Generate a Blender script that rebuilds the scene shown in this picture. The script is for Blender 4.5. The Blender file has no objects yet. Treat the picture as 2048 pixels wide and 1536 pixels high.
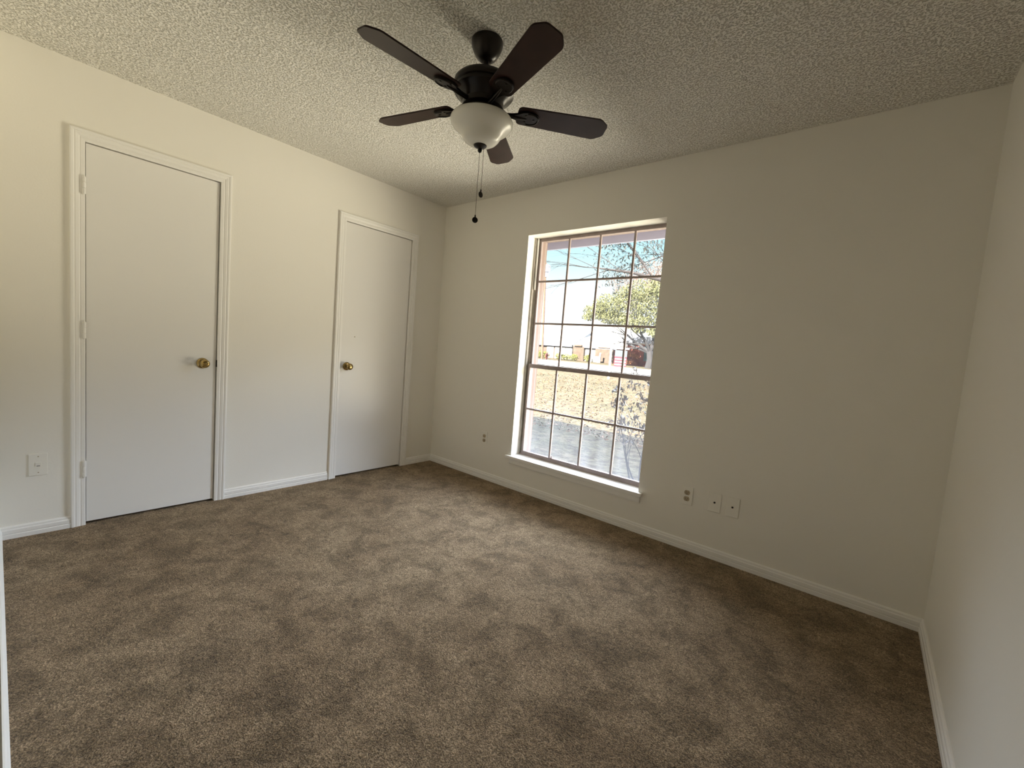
import bpy, bmesh, math, random
from mathutils import Vector, Matrix, Euler

scene = bpy.context.scene
C = scene.collection
R = math.radians
PI = math.pi

# ------------------------------------------------------------------ camera
cam_data = bpy.data.cameras.new('camera')
cam = bpy.data.objects.new('camera', cam_data)
C.objects.link(cam)
right = Vector((0.76333978, 0.64109516, 0.07943152))
up = Vector((-0.11336464, 0.01188892, 0.99348232))
fwd = Vector((-0.63597235, 0.7673693, -0.08175281))
m = Matrix((right, up, -fwd)).transposed().to_4x4()
m.translation = Vector((3.26383, -2.76071, 1.16460))
cam.matrix_world = m
cam_data.sensor_fit = 'HORIZONTAL'
cam_data.sensor_width = 36.0
cam_data.lens = 863.573 / 2048 * 36.0
cam_data.clip_start = 0.02
cam_data.clip_end = 400
scene.camera = cam

# ------------------------------------------------------------------ view, sky, sun
scene.view_settings.view_transform = 'Standard'
scene.view_settings.look = 'None'
scene.view_settings.gamma = 1.0
scene.view_settings.use_curve_mapping = False
scene.view_settings.exposure = 0.14
scene.cycles.use_denoising = True
scene.cycles.max_bounces = 14
scene.cycles.diffuse_bounces = 9
scene.cycles.glossy_bounces = 4
scene.cycles.transparent_max_bounces = 24
scene.cycles.caustics_reflective = False
scene.cycles.caustics_refractive = False
scene.cycles.sample_clamp_indirect = 6.0

world = bpy.data.worlds.new('sky')
scene.world = world
world.use_nodes = True
wn, wl = world.node_tree.nodes, world.node_tree.links
wn.clear()
wout = wn.new('ShaderNodeOutputWorld')
wbg = wn.new('ShaderNodeBackground')
wl.new(wbg.outputs[0], wout.inputs[0])
wtc = wn.new('ShaderNodeTexCoord')
wsep = wn.new('ShaderNodeSeparateXYZ')
wl.new(wtc.outputs['Generated'], wsep.inputs[0])
wramp = wn.new('ShaderNodeValToRGB')          # colour by height above the horizon
wmr = wn.new('ShaderNodeMapRange')
wmr.inputs[1].default_value = -1.0
wmr.inputs[2].default_value = 1.0
wl.new(wsep.outputs['Z'], wmr.inputs[0])
wl.new(wmr.outputs[0], wramp.inputs[0])
els = wramp.color_ramp.elements
SKY = [(0.0, (6.6, 6.0, 5.0)), (0.22, (10.8, 9.8, 7.8)), (0.38, (18.2, 16.2, 12.2)), (0.47, (8.0, 7.0, 5.2)), (0.492, (1.5, 1.4, 1.2)), (0.503, (1.20, 1.20, 1.20)), (0.56, (1.15, 1.22, 1.25)),  # bright values below the horizon are added, lighting the room like sunlit ground
       (0.60, (0.72, 1.06, 1.15)), (0.632, (0.55, 0.95, 1.10)), (0.665, (0.9, 1.05, 1.25)), (0.76, (0.9, 1.1, 1.35)), (0.83, (1.0, 1.3, 1.7)), (1.0, (1.2, 1.5, 2.1))]
els[0].position = SKY[0][0]
els[0].color = (*SKY[0][1], 1)
els[1].position = SKY[-1][0]
els[1].color = (*SKY[-1][1], 1)
for pos, col in SKY[1:-1]:
    e = els.new(pos)
    e.color = (*col, 1)
# warm glow added out of view to the right, brightens the room
wdot = wn.new('ShaderNodeVectorMath')
wdot.operation = 'DOT_PRODUCT'
wl.new(wtc.outputs['Generated'], wdot.inputs[0])
wdot.inputs[1].default_value = Vector((0.62, 0.70, -0.30)).normalized()
wlobe = wn.new('ShaderNodeMapRange')
wlobe.interpolation_type = 'SMOOTHSTEP'
wlobe.inputs[1].default_value = 0.40
wlobe.inputs[2].default_value = 0.95
wlobe.inputs[3].default_value = 0.0
wlobe.inputs[4].default_value = 2.0
wl.new(wdot.outputs['Value'], wlobe.inputs[0])
wmask = wn.new('ShaderNodeMapRange')         # keeps the added glow below the horizon, in place of sunlit ground
wmask.inputs[1].default_value = 0.03
wmask.inputs[2].default_value = -0.10
wl.new(wsep.outputs['Z'], wmask.inputs[0])
wmm = wn.new('ShaderNodeMath')
wmm.operation = 'MULTIPLY'
wl.new(wlobe.outputs[0], wmm.inputs[0])
wl.new(wmask.outputs[0], wmm.inputs[1])
wlc = wn.new('ShaderNodeMix')
wlc.data_type = 'RGBA'
wlc.blend_type = 'MULTIPLY'
wlc.inputs[0].default_value = 1.0
wlc.inputs[6].default_value = (1.0, 0.87, 0.62, 1)
wl.new(wmm.outputs[0], wlc.inputs[7])
wadd = wn.new('ShaderNodeMix')
wadd.data_type = 'RGBA'
wadd.blend_type = 'ADD'
wadd.inputs[0].default_value = 1.0
wl.new(wramp.outputs[0], wadd.inputs[6])
wl.new(wlc.outputs[2], wadd.inputs[7])
# bright sky band added out of view above the eave to light the room
vramp = wn.new('ShaderNodeValToRGB')
vr = vramp.color_ramp.elements
vr[0].position, vr[0].color = 0.634, (0, 0, 0, 1)
vr[1].position, vr[1].color = 0.84, (0, 0, 0, 1)
for pos, val in ((0.668, 1.0), (0.77, 0.9)):
    e = vr.new(pos)
    e.color = (val, val, val, 1)
wl.new(wmr.outputs[0], vramp.inputs[0])
vy = wn.new('ShaderNodeMapRange')
vy.interpolation_type = 'SMOOTHSTEP'
vy.inputs[1].default_value = 0.0
vy.inputs[2].default_value = 0.60
wl.new(wsep.outputs['Y'], vy.inputs[0])
vm = wn.new('ShaderNodeMath')
vm.operation = 'MULTIPLY'
wl.new(vramp.outputs[0], vm.inputs[0])
wl.new(vy.outputs[0], vm.inputs[1])
vc = wn.new('ShaderNodeMix')
vc.data_type = 'RGBA'
vc.blend_type = 'MIX'
wl.new(vm.outputs[0], vc.inputs[0])
wl.new(wadd.outputs[2], vc.inputs[6])
vc.inputs[7].default_value = (30.0, 33.0, 38.0, 1)
gm = wn.new('ShaderNodeMapRange')            # world light, with the added ground glow, fades along the wall
gm.interpolation_type = 'SMOOTHSTEP'
gm.inputs[1].default_value = 0.05
gm.inputs[2].default_value = 0.62
gm.inputs[3].default_value = 0.22
wl.new(wsep.outputs['Y'], gm.inputs[0])
gx = wn.new('ShaderNodeMix')
gx.data_type = 'RGBA'
gx.blend_type = 'MULTIPLY'
gx.inputs[0].default_value = 1.0
wl.new(vc.outputs[2], gx.inputs[6])
wl.new(gm.outputs[0], gx.inputs[7])
wl.new(gx.outputs[2], wbg.inputs[0])
wbg.inputs[1].default_value = 1.0

sun_data = bpy.data.lights.new('sun', 'SUN')
sun = bpy.data.objects.new('sun', sun_data)
C.objects.link(sun)
sun_data.energy = 36.0
sun_data.angle = R(0.6)
sun_data.color = (1.0, 0.90, 0.74)
sun_dir = Vector((0.12 * math.cos(R(36.7)), 0.993 * math.cos(R(36.7)), -math.sin(R(36.7))))
sun.rotation_euler = sun_dir.to_track_quat('-Z', 'Y').to_euler()
sun.location = (5, -12, 14)

port_data = bpy.data.lights.new('window_portal', 'AREA')   # tells the renderer where the sky enters; gives no light itself
port = bpy.data.objects.new('window_portal', port_data)
C.objects.link(port)
port_data.shape = 'RECTANGLE'
port_data.size = 1.14
port_data.size_y = 1.84
port_data.cycles.is_portal = True
port.location = (1.587, 0.30, 1.172)
port.rotation_euler = (R(-90), 0, 0)


# ------------------------------------------------------------------ materials
def nodes_of(name):
    mt = bpy.data.materials.new(name)
    mt.use_nodes = True
    nt = mt.node_tree
    return mt, nt.nodes, nt.links, nt.nodes['Principled BSDF']


def mat(name, col, rough=0.6, metal=0.0, spec=0.5, noise=0.0, nscale=8.0, bump=0.0, bscale=60.0, bdist=0.002, detail=3.0):
    mt, n, l, b = nodes_of(name)
    b.inputs['Base Color'].default_value = (*col, 1)
    b.inputs['Roughness'].default_value = rough
    b.inputs['Metallic'].default_value = metal
    b.inputs['Specular IOR Level'].default_value = spec
    tc = n.new('ShaderNodeTexCoord')
    if noise:
        t = n.new('ShaderNodeTexNoise')
        t.inputs['Scale'].default_value = nscale
        t.inputs['Detail'].default_value = detail
        l.new(tc.outputs['Object'], t.inputs['Vector'])
        r = n.new('ShaderNodeValToRGB')
        r.color_ramp.elements[0].position = 0.3
        r.color_ramp.elements[1].position = 0.7
        r.color_ramp.elements[0].color = (*[c * (1 - noise) for c in col], 1)
        r.color_ramp.elements[1].color = (*[min(1, c * (1 + noise)) for c in col], 1)
        l.new(t.outputs['Fac'], r.inputs[0])
        l.new(r.outputs[0], b.inputs['Base Color'])
    if bump:
        t = n.new('ShaderNodeTexNoise')
        t.inputs['Scale'].default_value = bscale
        t.inputs['Detail'].default_value = detail
        l.new(tc.outputs['Object'], t.inputs['Vector'])
        bp = n.new('ShaderNodeBump')
        bp.inputs['Strength'].default_value = bump
        bp.inputs['Distance'].default_value = bdist
        l.new(t.outputs['Fac'], bp.inputs['Height'])
        l.new(bp.outputs[0], b.inputs['Normal'])
    return mt


M = {}
M['wall'] = mat('cream wall paint', (0.862, 0.842, 0.785), 0.55, spec=0.35, bump=0.25, bscale=110, bdist=0.0012)
M['trim'] = mat('white trim paint', (0.88, 0.87, 0.845), 0.35, spec=0.5, bump=0.08, bscale=70, bdist=0.001)
M['door'] = mat('white door paint', (0.86, 0.85, 0.825), 0.32, spec=0.5, bump=0.10, bscale=120, bdist=0.0008)
M['plate'] = mat('almond plastic', (0.87, 0.85, 0.79), 0.35)
M['receptacle'] = mat('tan plastic', (0.42, 0.35, 0.24), 0.4)
M['dark'] = mat('dark slot', (0.02, 0.016, 0.012), 0.8)
M['brass'] = mat('antique brass', (0.40, 0.29, 0.12), 0.22, metal=1.0, noise=0.15, nscale=40)
M['fan'] = mat('dark bronze', (0.011, 0.007, 0.005), 0.30, metal=0.15, spec=0.42)


def frosted_glass():
    mt, n, l, b = nodes_of('frosted white glass')
    b.inputs['Base Color'].default_value = (0.95, 0.95, 0.89, 1)
    b.inputs['Roughness'].default_value = 0.25
    tl = n.new('ShaderNodeBsdfTranslucent')
    tl.inputs[0].default_value = (0.95, 0.95, 0.90, 1)
    mx = n.new('ShaderNodeMixShader')
    mx.inputs[0].default_value = 0.10
    l.new(b.outputs[0], mx.inputs[1])
    l.new(tl.outputs[0], mx.inputs[2])
    l.new(mx.outputs[0], n['Material Output'].inputs[0])
    return mt


M['glass_bowl'] = frosted_glass()
M['chain'] = mat('bronze chain', (0.10, 0.07, 0.05), 0.4, metal=0.8)
M['alu'] = mat('bronze window metal', (0.33, 0.27, 0.26), 0.5, spec=0.4, noise=0.12, nscale=20)
M['track'] = mat('grey window track', (0.52, 0.48, 0.42), 0.5, noise=0.15, nscale=15)
M['brick_red'] = mat('red brick far', (0.27, 0.085, 0.068), 0.85, noise=0.2, nscale=4)
M['white_ext'] = mat('white exterior paint', (0.70, 0.70, 0.69), 0.6)
M['fascia'] = mat('grey blue exterior paint', (0.36, 0.40, 0.54), 0.6)
M['soffit'] = mat('pale exterior soffit paint', (0.78, 0.72, 0.72), 0.6)
M['roof_pale'] = mat('pale roof shingle', (0.42, 0.41, 0.40), 0.9, noise=0.06, nscale=3)
M['roof_dark'] = mat('brown roof shingle', (0.16, 0.13, 0.11), 0.9, noise=0.2, nscale=6)
M['bark'] = mat('grey bark', (0.034, 0.034, 0.041), 0.9, noise=0.3, nscale=12, bump=0.6, bscale=20, bdist=0.02)
M['twig'] = mat('brown twig', (0.024, 0.021, 0.026), 0.8)
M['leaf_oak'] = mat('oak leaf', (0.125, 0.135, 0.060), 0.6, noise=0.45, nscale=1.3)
M['leaf_near'] = mat('oak leaf with painted shade', (0.034, 0.046, 0.052), 0.6, noise=0.3, nscale=3)  # shade on the near branch put into the leaf colour, dark and bluish
M['leaf_red'] = mat('russet leaf', (0.17, 0.12, 0.11), 0.7, noise=0.3, nscale=2)
M['leaf_hedge'] = mat('hedge leaf', (0.150, 0.160, 0.034), 0.6, noise=0.35, nscale=5)
M['leaf_bush'] = mat('bush leaf', (0.16, 0.165, 0.18), 0.6, noise=0.25, nscale=10)
M['leaf_orange'] = mat('orange autumn leaf', (0.30, 0.12, 0.045), 0.7, noise=0.35, nscale=6)
M['hydrant'] = mat('red hydrant paint', (0.24, 0.05, 0.04), 0.45)
M['pole'] = mat('brown utility pole wood', (0.16, 0.095, 0.07), 0.9, noise=0.2, nscale=6)
M['sign_red'] = mat('red sign paint', (0.14, 0.02, 0.045), 0.5)
M['sign_blue'] = mat('pale blue sign paint', (0.075, 0.11, 0.145), 0.5)
M['teal'] = mat('teal blue glass', (0.07, 0.14, 0.16), 0.15)
M['grey_brick'] = mat('tan grey brick', (0.085, 0.062, 0.049), 0.85, noise=0.3, nscale=3)
M['litter'] = mat('dry fallen leaf', (0.17, 0.095, 0.045), 0.8, noise=0.35, nscale=9)
M['asphalt'] = mat('pale concrete street', (0.24, 0.23, 0.22), 0.9, noise=0.06, nscale=2)


def brick_material():
    mt, n, l, b = nodes_of('tan brick')
    tc = n.new('ShaderNodeTexCoord')
    br = n.new('ShaderNodeTexBrick')
    br.inputs['Scale'].default_value = 5.0
    br.inputs['Color1'].default_value = (0.24, 0.17, 0.145, 1)
    br.inputs['Color2'].default_value = (0.20, 0.14, 0.12, 1)
    br.inputs['Mortar'].default_value = (0.28, 0.25, 0.24, 1)
    l.new(tc.outputs['Object'], br.inputs['Vector'])
    l.new(br.outputs['Color'], b.inputs['Base Color'])
    b.inputs['Roughness'].default_value = 0.9
    return mt


M['brick'] = brick_material()


def carpet_material():
    mt, n, l, b = nodes_of('beige carpet')
    b.inputs['Roughness'].default_value = 1.0
    b.inputs['Specular IOR Level'].default_value = 0.05
    b.inputs['Sheen Weight'].default_value = 0.12
    b.inputs['Sheen Roughness'].default_value = 0.6
    tc = n.new('ShaderNodeTexCoord')

    def noise(scale, detail=4.0, rough=0.6, dist=0.0):
        t = n.new('ShaderNodeTexNoise')
        t.inputs['Scale'].default_value = scale
        t.inputs['Detail'].default_value = detail
        t.inputs['Roughness'].default_value = rough
        t.inputs['Distortion'].default_value = dist
        l.new(tc.outputs['Object'], t.inputs['Vector'])
        return t.outputs['Fac']

    def ramp(fac, p0, c0, p1, c1):
        r = n.new('ShaderNodeValToRGB')
        r.color_ramp.elements[0].position = p0
        r.color_ramp.elements[1].position = p1
        r.color_ramp.elements[0].color = (*c0, 1)
        r.color_ramp.elements[1].color = (*c1, 1)
        l.new(fac, r.inputs[0])
        return r.outputs[0]

    def mul(a, c, f=1.0):
        x = n.new('ShaderNodeMix')
        x.data_type = 'RGBA'
        x.blend_type = 'MULTIPLY'
        x.inputs[0].default_value = f
        l.new(a, x.inputs[6])
        l.new(c, x.inputs[7])
        return x.outputs[2]
    base = ramp(noise(1.6, 3, 0.6, 0.8), 0.33, (0.285, 0.205, 0.124), 0.66, (0.385, 0.292, 0.188))
    base = mul(base, ramp(noise(7.0, 5, 0.65, 0.5), 0.38, (0.66, 0.64, 0.59), 0.58, (1.12, 1.11, 1.09)))
    base = mul(base, ramp(noise(210, 2, 0.6), 0.36, (0.46, 0.44, 0.42), 0.64, (1.42, 1.42, 1.42)))
    base = mul(base, ramp(noise(70, 3, 0.6, 1.5), 0.36, (0.56, 0.54, 0.51), 0.64, (1.32, 1.32, 1.32)))
    # worn and stained spots in the pile
    for (sx, sy, rad, dark) in STAINS:
        g = n.new('ShaderNodeVectorMath')
        g.operation = 'DISTANCE'
        l.new(tc.outputs['Object'], g.inputs[0])
        g.inputs[1].default_value = (sx, sy, 0.0)
        nz = n.new('ShaderNodeMath')
        nz.operation = 'MULTIPLY_ADD'
        l.new(noise(9.0 / max(rad, 0.05) * 0.12, 3), nz.inputs[0])
        nz.inputs[1].default_value = rad * 1.6
        l.new(g.outputs['Value'], nz.inputs[2])
        r = n.new('ShaderNodeMapRange')
        r.interpolation_type = 'SMOOTHSTEP'
        r.inputs[1].default_value = rad * 0.7
        r.inputs[2].default_value = rad * 1.9
        r.inputs[3].default_value = dark
        r.inputs[4].default_value = 1.0
        l.new(nz.outputs[0], r.inputs[0])
        base = mul(base, r.outputs[0])
    l.new(base, b.inputs['Base Color'])
    add = n.new('ShaderNodeMath')
    add.operation = 'MULTIPLY_ADD'
    l.new(noise(70, 3, 0.6, 1.5), add.inputs[0])
    add.inputs[1].default_value = 1.5
    l.new(noise(260, 2, 0.7), add.inputs[2])
    bp = n.new('ShaderNodeBump')
    bp.inputs['Strength'].default_value = 0.9
    bp.inputs['Distance'].default_value = 0.009
    l.new(add.outputs[0], bp.inputs['Height'])
    l.new(bp.outputs[0], b.inputs['Normal'])
    return mt


STAINS = [(1.85, -1.87, 0.05, 0.72), (1.02, -1.57, 0.05, 0.75), (1.75, -0.75, 0.05, 0.75), (1.95, -2.2, 0.14, 0.80), (1.55, -2.3, 0.16, 0.82),
          (0.75, -2.45, 0.10, 0.85), (0.45, -0.75, 0.15, 0.86), (2.55, -1.2, 0.16, 0.84)]
M['carpet'] = carpet_material()


def ceiling_material():
    mt, n, l, b = nodes_of('popcorn ceiling texture')
    b.inputs['Base Color'].default_value = (0.80, 0.765, 0.67, 1)
    b.inputs['Roughness'].default_value = 0.9
    b.inputs['Specular IOR Level'].default_value = 0.1
    tc = n.new('ShaderNodeTexCoord')
    v = n.new('ShaderNodeTexNoise')
    v.inputs['Scale'].default_value = 118
    v.inputs['Detail'].default_value = 3.0
    v.inputs['Roughness'].default_value = 0.55
    v.inputs['Distortion'].default_value = 0.2
    l.new(tc.outputs['Object'], v.inputs['Vector'])
    r = n.new('ShaderNodeMapRange')
    r.interpolation_type = 'SMOOTHSTEP'
    r.inputs[1].default_value = 0.36
    r.inputs[2].default_value = 0.52
    l.new(v.outputs['Fac'], r.inputs[0])
    bp = n.new('ShaderNodeBump')
    bp.inputs['Strength'].default_value = 1.0
    bp.inputs['Distance'].default_value = 0.007
    l.new(r.outputs[0], bp.inputs['Height'])
    l.new(bp.outputs[0], b.inputs['Normal'])
    rc = n.new('ShaderNodeValToRGB')
    rc.color_ramp.elements[0].color = (0.76, 0.735, 0.655, 1)  # darker pits: shade of the texture put into the colour
    rc.color_ramp.elements[1].color = (0.94, 0.925, 0.87, 1)
    l.new(r.outputs[0], rc.inputs[0])
    l.new(rc.outputs[0], b.inputs['Base Color'])
    return mt


M['ceiling'] = ceiling_material()


def pane_material(name, haze_top, haze_bottom, z_top, z_bottom):
    """thin clear pane with a film of dust that thickens downwards in streaks"""
    mt = bpy.data.materials.new(name)
    mt.use_nodes = True
    n, l = mt.node_tree.nodes, mt.node_tree.links
    n.clear()
    out = n.new('ShaderNodeOutputMaterial')
    tr = n.new('ShaderNodeBsdfTransparent')
    tr.inputs[0].default_value = (0.97, 0.98, 0.98, 1)
    gl = n.new('ShaderNodeBsdfGlossy')
    gl.inputs['Roughness'].default_value = 0.02
    lw = n.new('ShaderNodeLayerWeight')              # reflection rises towards grazing, the same from both sides of the pane
    lw.inputs[0].default_value = 0.5
    pw = n.new('ShaderNodeMath')
    pw.operation = 'POWER'
    l.new(lw.outputs['Facing'], pw.inputs[0])
    pw.inputs[1].default_value = 5.0
    fr = n.new('ShaderNodeMath')
    fr.operation = 'MULTIPLY_ADD'
    l.new(pw.outputs[0], fr.inputs[0])
    fr.inputs[1].default_value = 0.6
    fr.inputs[2].default_value = 0.02
    mx = n.new('ShaderNodeMixShader')
    l.new(fr.outputs[0], mx.inputs[0])
    l.new(tr.outputs[0], mx.inputs[1])
    l.new(gl.outputs[0], mx.inputs[2])
    df = n.new('ShaderNodeBsdfTranslucent')
    df.inputs[0].default_value = (0.82, 0.88, 1.0, 1)
    tc = n.new('ShaderNodeTexCoord')
    sp = n.new('ShaderNodeSeparateXYZ')
    l.new(tc.outputs['Object'], sp.inputs[0])
    mr = n.new('ShaderNodeMapRange')
    mr.inputs[1].default_value = z_bottom
    mr.inputs[2].default_value = z_top
    mr.inputs[3].default_value = haze_bottom
    mr.inputs[4].default_value = haze_top
    l.new(sp.outputs['Z'], mr.inputs[0])
    mp = n.new('ShaderNodeMapping')
    mp.inputs['Scale'].default_value = (14, 14, 2.2)
    l.new(tc.outputs['Object'], mp.inputs[0])
    nz = n.new('ShaderNodeTexNoise')
    nz.inputs['Scale'].default_value = 1.0
    nz.inputs['Detail'].default_value = 4
    l.new(mp.outputs[0], nz.inputs['Vector'])
    mul = n.new('ShaderNodeMath')
    mul.operation = 'MULTIPLY'
    nr = n.new('ShaderNodeMapRange')
    nr.inputs[1].default_value = 0.3
    nr.inputs[2].default_value = 0.7
    nr.inputs[3].default_value = 0.6
    nr.inputs[4].default_value = 1.25
    l.new(nz.outputs['Fac'], nr.inputs[0])
    l.new(mr.outputs[0], mul.inputs[0])
    l.new(nr.outputs[0], mul.inputs[1])
    m2 = n.new('ShaderNodeMixShader')
    l.new(mul.outputs[0], m2.inputs[0])
    l.new(mx.outputs[0], m2.inputs[1])
    l.new(df.outputs[0], m2.inputs[2])
    l.new(m2.outputs[0], out.inputs[0])
    return mt


M['pane_up'] = pane_material('upper window pane', 0.004, 0.006, 2.06, 1.03)
M['pane_low'] = pane_material('dusty lower window pane', 0.004, 0.042, 0.85, 0.30)


def lawn_material():
    mt, n, l, b = nodes_of('dry straw lawn')
    b.inputs['Roughness'].default_value = 0.95
    b.inputs['Specular IOR Level'].default_value = 0.1
    tc = n.new('ShaderNodeTexCoord')

    def nz(scale, d=4):
        t = n.new('ShaderNodeTexNoise')
        t.inputs['Scale'].default_value = scale
        t.inputs['Detail'].default_value = d
        t.inputs['Roughness'].default_value = 0.65
        l.new(tc.outputs['Object'], t.inputs['Vector'])
        return t.outputs['Fac']
    r = n.new('ShaderNodeValToRGB')
    r.color_ramp.elements[0].position = 0.36
    r.color_ramp.elements[0].color = (0.070, 0.066, 0.034, 1)
    r.color_ramp.elements[1].position = 0.62
    r.color_ramp.elements[1].color = (0.115, 0.092, 0.057, 1)
    l.new(nz(0.35, 3), r.inputs[0])
    r2 = n.new('ShaderNodeValToRGB')
    r2.color_ramp.elements[0].position = 0.36
    r2.color_ramp.elements[0].color = (0.42, 0.34, 0.28, 1)
    r2.color_ramp.elements[1].position = 0.62
    r2.color_ramp.elements[1].color = (1.25, 1.25, 1.25, 1)
    l.new(nz(7.0, 5), r2.inputs[0])
    x = n.new('ShaderNodeMix')
    x.data_type = 'RGBA'
    x.blend_type = 'MULTIPLY'
    x.inputs[0].default_value = 1
    l.new(r.outputs[0], x.inputs[6])
    l.new(r2.outputs[0], x.inputs[7])
    l.new(x.outputs[2], b.inputs['Base Color'])
    bp = n.new('ShaderNodeBump')
    bp.inputs['Strength'].default_value = 0.7
    bp.inputs['Distance'].default_value = 0.05
    l.new(nz(14.0, 4), bp.inputs['Height'])
    l.new(bp.outputs[0], b.inputs['Normal'])
    return mt


M['lawn'] = lawn_material()


# ------------------------------------------------------------------ mesh helpers
class MB:
    """collects shapes and links them as ONE mesh object"""

    def __init__(self):
        self.bm = bmesh.new()

    def face(self, pts):
        return self.bm.faces.new([self.bm.verts.new(p) for p in pts])

    def box(self, lo, hi, bevel=0.0, seg=2, mtx=None):
        tmp = bmesh.new()
        bmesh.ops.create_cube(tmp, size=1.0)
        for v in tmp.verts:
            v.co = Vector([lo[i] + (v.co[i] + 0.5) * (hi[i] - lo[i]) for i in range(3)])
        if bevel:
            bmesh.ops.bevel(tmp, geom=list(tmp.edges), offset=bevel, segments=seg, affect='EDGES', profile=0.7)
        self._merge(tmp, mtx)
        return self

    def _merge(self, tmp, mtx=None):
        if mtx is not None:
            tmp.transform(mtx)
        me = bpy.data.meshes.new('tmp')
        tmp.to_mesh(me)
        tmp.free()
        self.bm.from_mesh(me)
        bpy.data.meshes.remove(me)

    def lathe(self, prof, centre=(0, 0, 0), axis='Z', n=40, mtx=None):
        tmp = bmesh.new()
        rings = []
        for (r, h) in prof:
            if r <= 1e-6:
                rings.append([tmp.verts.new((0, 0, h))])
            else:
                rings.append([tmp.verts.new((r * math.cos(2 * PI * k / n), r * math.sin(2 * PI * k / n), h)) for k in range(n)])
        for a, b in zip(rings[:-1], rings[1:]):
            for k in range(n):
                k2 = (k + 1) % n
                if len(a) == 1 and len(b) == 1:
                    continue
                if len(a) == 1:
                    tmp.faces.new((a[0], b[k], b[k2]))
                elif len(b) == 1:
                    tmp.faces.new((a[k], b[0], a[k2]))
                else:
                    tmp.faces.new((a[k], b[k], b[k2], a[k2]))
        bmesh.ops.recalc_face_normals(tmp, faces=list(tmp.faces))
        if mtx is None:
            rot = {'Z': Matrix.Identity(4), 'X': Matrix.Rotation(PI / 2, 4, 'Y'), 'Y': Matrix.Rotation(-PI / 2, 4, 'X'),
                   '-Y': Matrix.Rotation(PI / 2, 4, 'X')}[axis]
            mtx = Matrix.Translation(centre) @ rot
        self._merge(tmp, mtx)
        return self

    def tube(self, pts, rads, n=8, caps=True):
        pts = [Vector(p) for p in pts]
        if not isinstance(rads, (list, tuple)):
            rads = [rads] * len(pts)
        rings = []
        for i, p in enumerate(pts):
            d = (pts[min(i + 1, len(pts) - 1)] - pts[max(i - 1, 0)]).normalized()
            a = d.cross(Vector((0, 0, 1)) if abs(d.z) < 0.9 else Vector((1, 0, 0))).normalized()
            b = d.cross(a)
            rings.append([self.bm.verts.new(p + (a * math.cos(2 * PI * k / n) + b * math.sin(2 * PI * k / n)) * rads[i]) for k in range(n)])
        for a, b in zip(rings[:-1], rings[1:]):
            for k in range(n):
                self.bm.faces.new((a[k], a[(k + 1) % n], b[(k + 1) % n], b[k]))
        if caps and n > 2:
            self.bm.faces.new(rings[0][::-1])
            self.bm.faces.new(rings[-1])
        return self

    def prism(self, outline, z0, z1, mtx=None, bevel=0.0):
        """outline (x, y) in the plane, thickness from z0 to z1"""
        tmp = bmesh.new()
        lo = [tmp.verts.new((x, y, z0)) for x, y in outline]
        hi = [tmp.verts.new((x, y, z1)) for x, y in outline]
        tmp.faces.new(lo[::-1])
        tmp.faces.new(hi)
        k = len(outline)
        for i in range(k):
            tmp.faces.new((lo[i], lo[(i + 1) % k], hi[(i + 1) % k], hi[i]))
        bmesh.ops.recalc_face_normals(tmp, faces=list(tmp.faces))
        if bevel:
            bmesh.ops.bevel(tmp, geom=[e for e in tmp.edges if abs(e.verts[0].co.z - e.verts[1].co.z) < 1e-6], offset=bevel, segments=2, affect='EDGES')
        self._merge(tmp, mtx)
        return self

    def sweep(self, profile, path, normal, closed=False):
        """profile [(s, t)]: s across the path, t out of the wall along normal; path points with a mitred 'across' vector each"""
        rows = []
        for (p, across) in path:
            p, across = Vector(p), Vector(across)
            rows.append([self.bm.verts.new(p + across * s + Vector(normal) * t) for s, t in profile])
        for a, b in zip(rows[:-1], rows[1:]):
            for k in range(len(profile) - 1):
                self.bm.faces.new((a[k], a[k + 1], b[k + 1], b[k]))
        self.bm.faces.new(rows[0])
        self.bm.faces.new(rows[-1][::-1])
        return self

    def build(self, name, material, parent=None, smooth=False, angle=35):
        bmesh.ops.recalc_face_normals(self.bm, faces=list(self.bm.faces))
        me = bpy.data.meshes.new(name)
        self.bm.to_mesh(me)
        self.bm.free()
        me.materials.append(material)
        if smooth:
            for pl in me.polygons:
                pl.use_smooth = True
            me.set_sharp_from_angle(angle=R(angle))
        o = bpy.data.objects.new(name, me)
        C.objects.link(o)
        if parent is not None:
            o.parent = parent
        return o


def empty(name, loc, rz=0.0):
    o = bpy.data.objects.new(name, None)
    C.objects.link(o)
    o.location = loc
    o.rotation_euler = (0, 0, rz)
    o.empty_display_size = 0.1
    return o


def tag(o, label=None, cat=None, group=None, kind=None):
    if label:
        o['label'] = label
    if cat:
        o['category'] = cat
    if group:
        o['group'] = group
    if kind:
        o['kind'] = kind
    return o


def children_of(o):
    return [c for c in C.objects if c.parent == o]


def copy_tree(o, parent=None):
    c = o.copy()
    C.objects.link(c)
    c.parent = parent
    for ch in children_of(o):
        copy_tree(ch, c)
    return c


def structure(o):
    o['kind'] = 'structure'
    return o


def wall_with_holes(mb, axis, a0, a1, z0, z1, t0, t1, holes):
    """boxes that fill a wall around rectangular holes (a_lo, a_hi, z_lo, z_hi) sorted along the wall"""
    def bx(p, q, zl, zh):
        if q - p < 1e-6 or zh - zl < 1e-6:
            return
        if axis == 'x':
            mb.box((p, t0, zl), (q, t1, zh))
        else:
            mb.box((t0, p, zl), (t1, q, zh))
    cur = a0
    for (l, h, zl, zh) in holes:
        bx(cur, l, z0, z1)
        bx(l, h, z0, zl)
        bx(l, h, zh, z1)
        cur = h
    bx(cur, a1, z0, z1)


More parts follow.
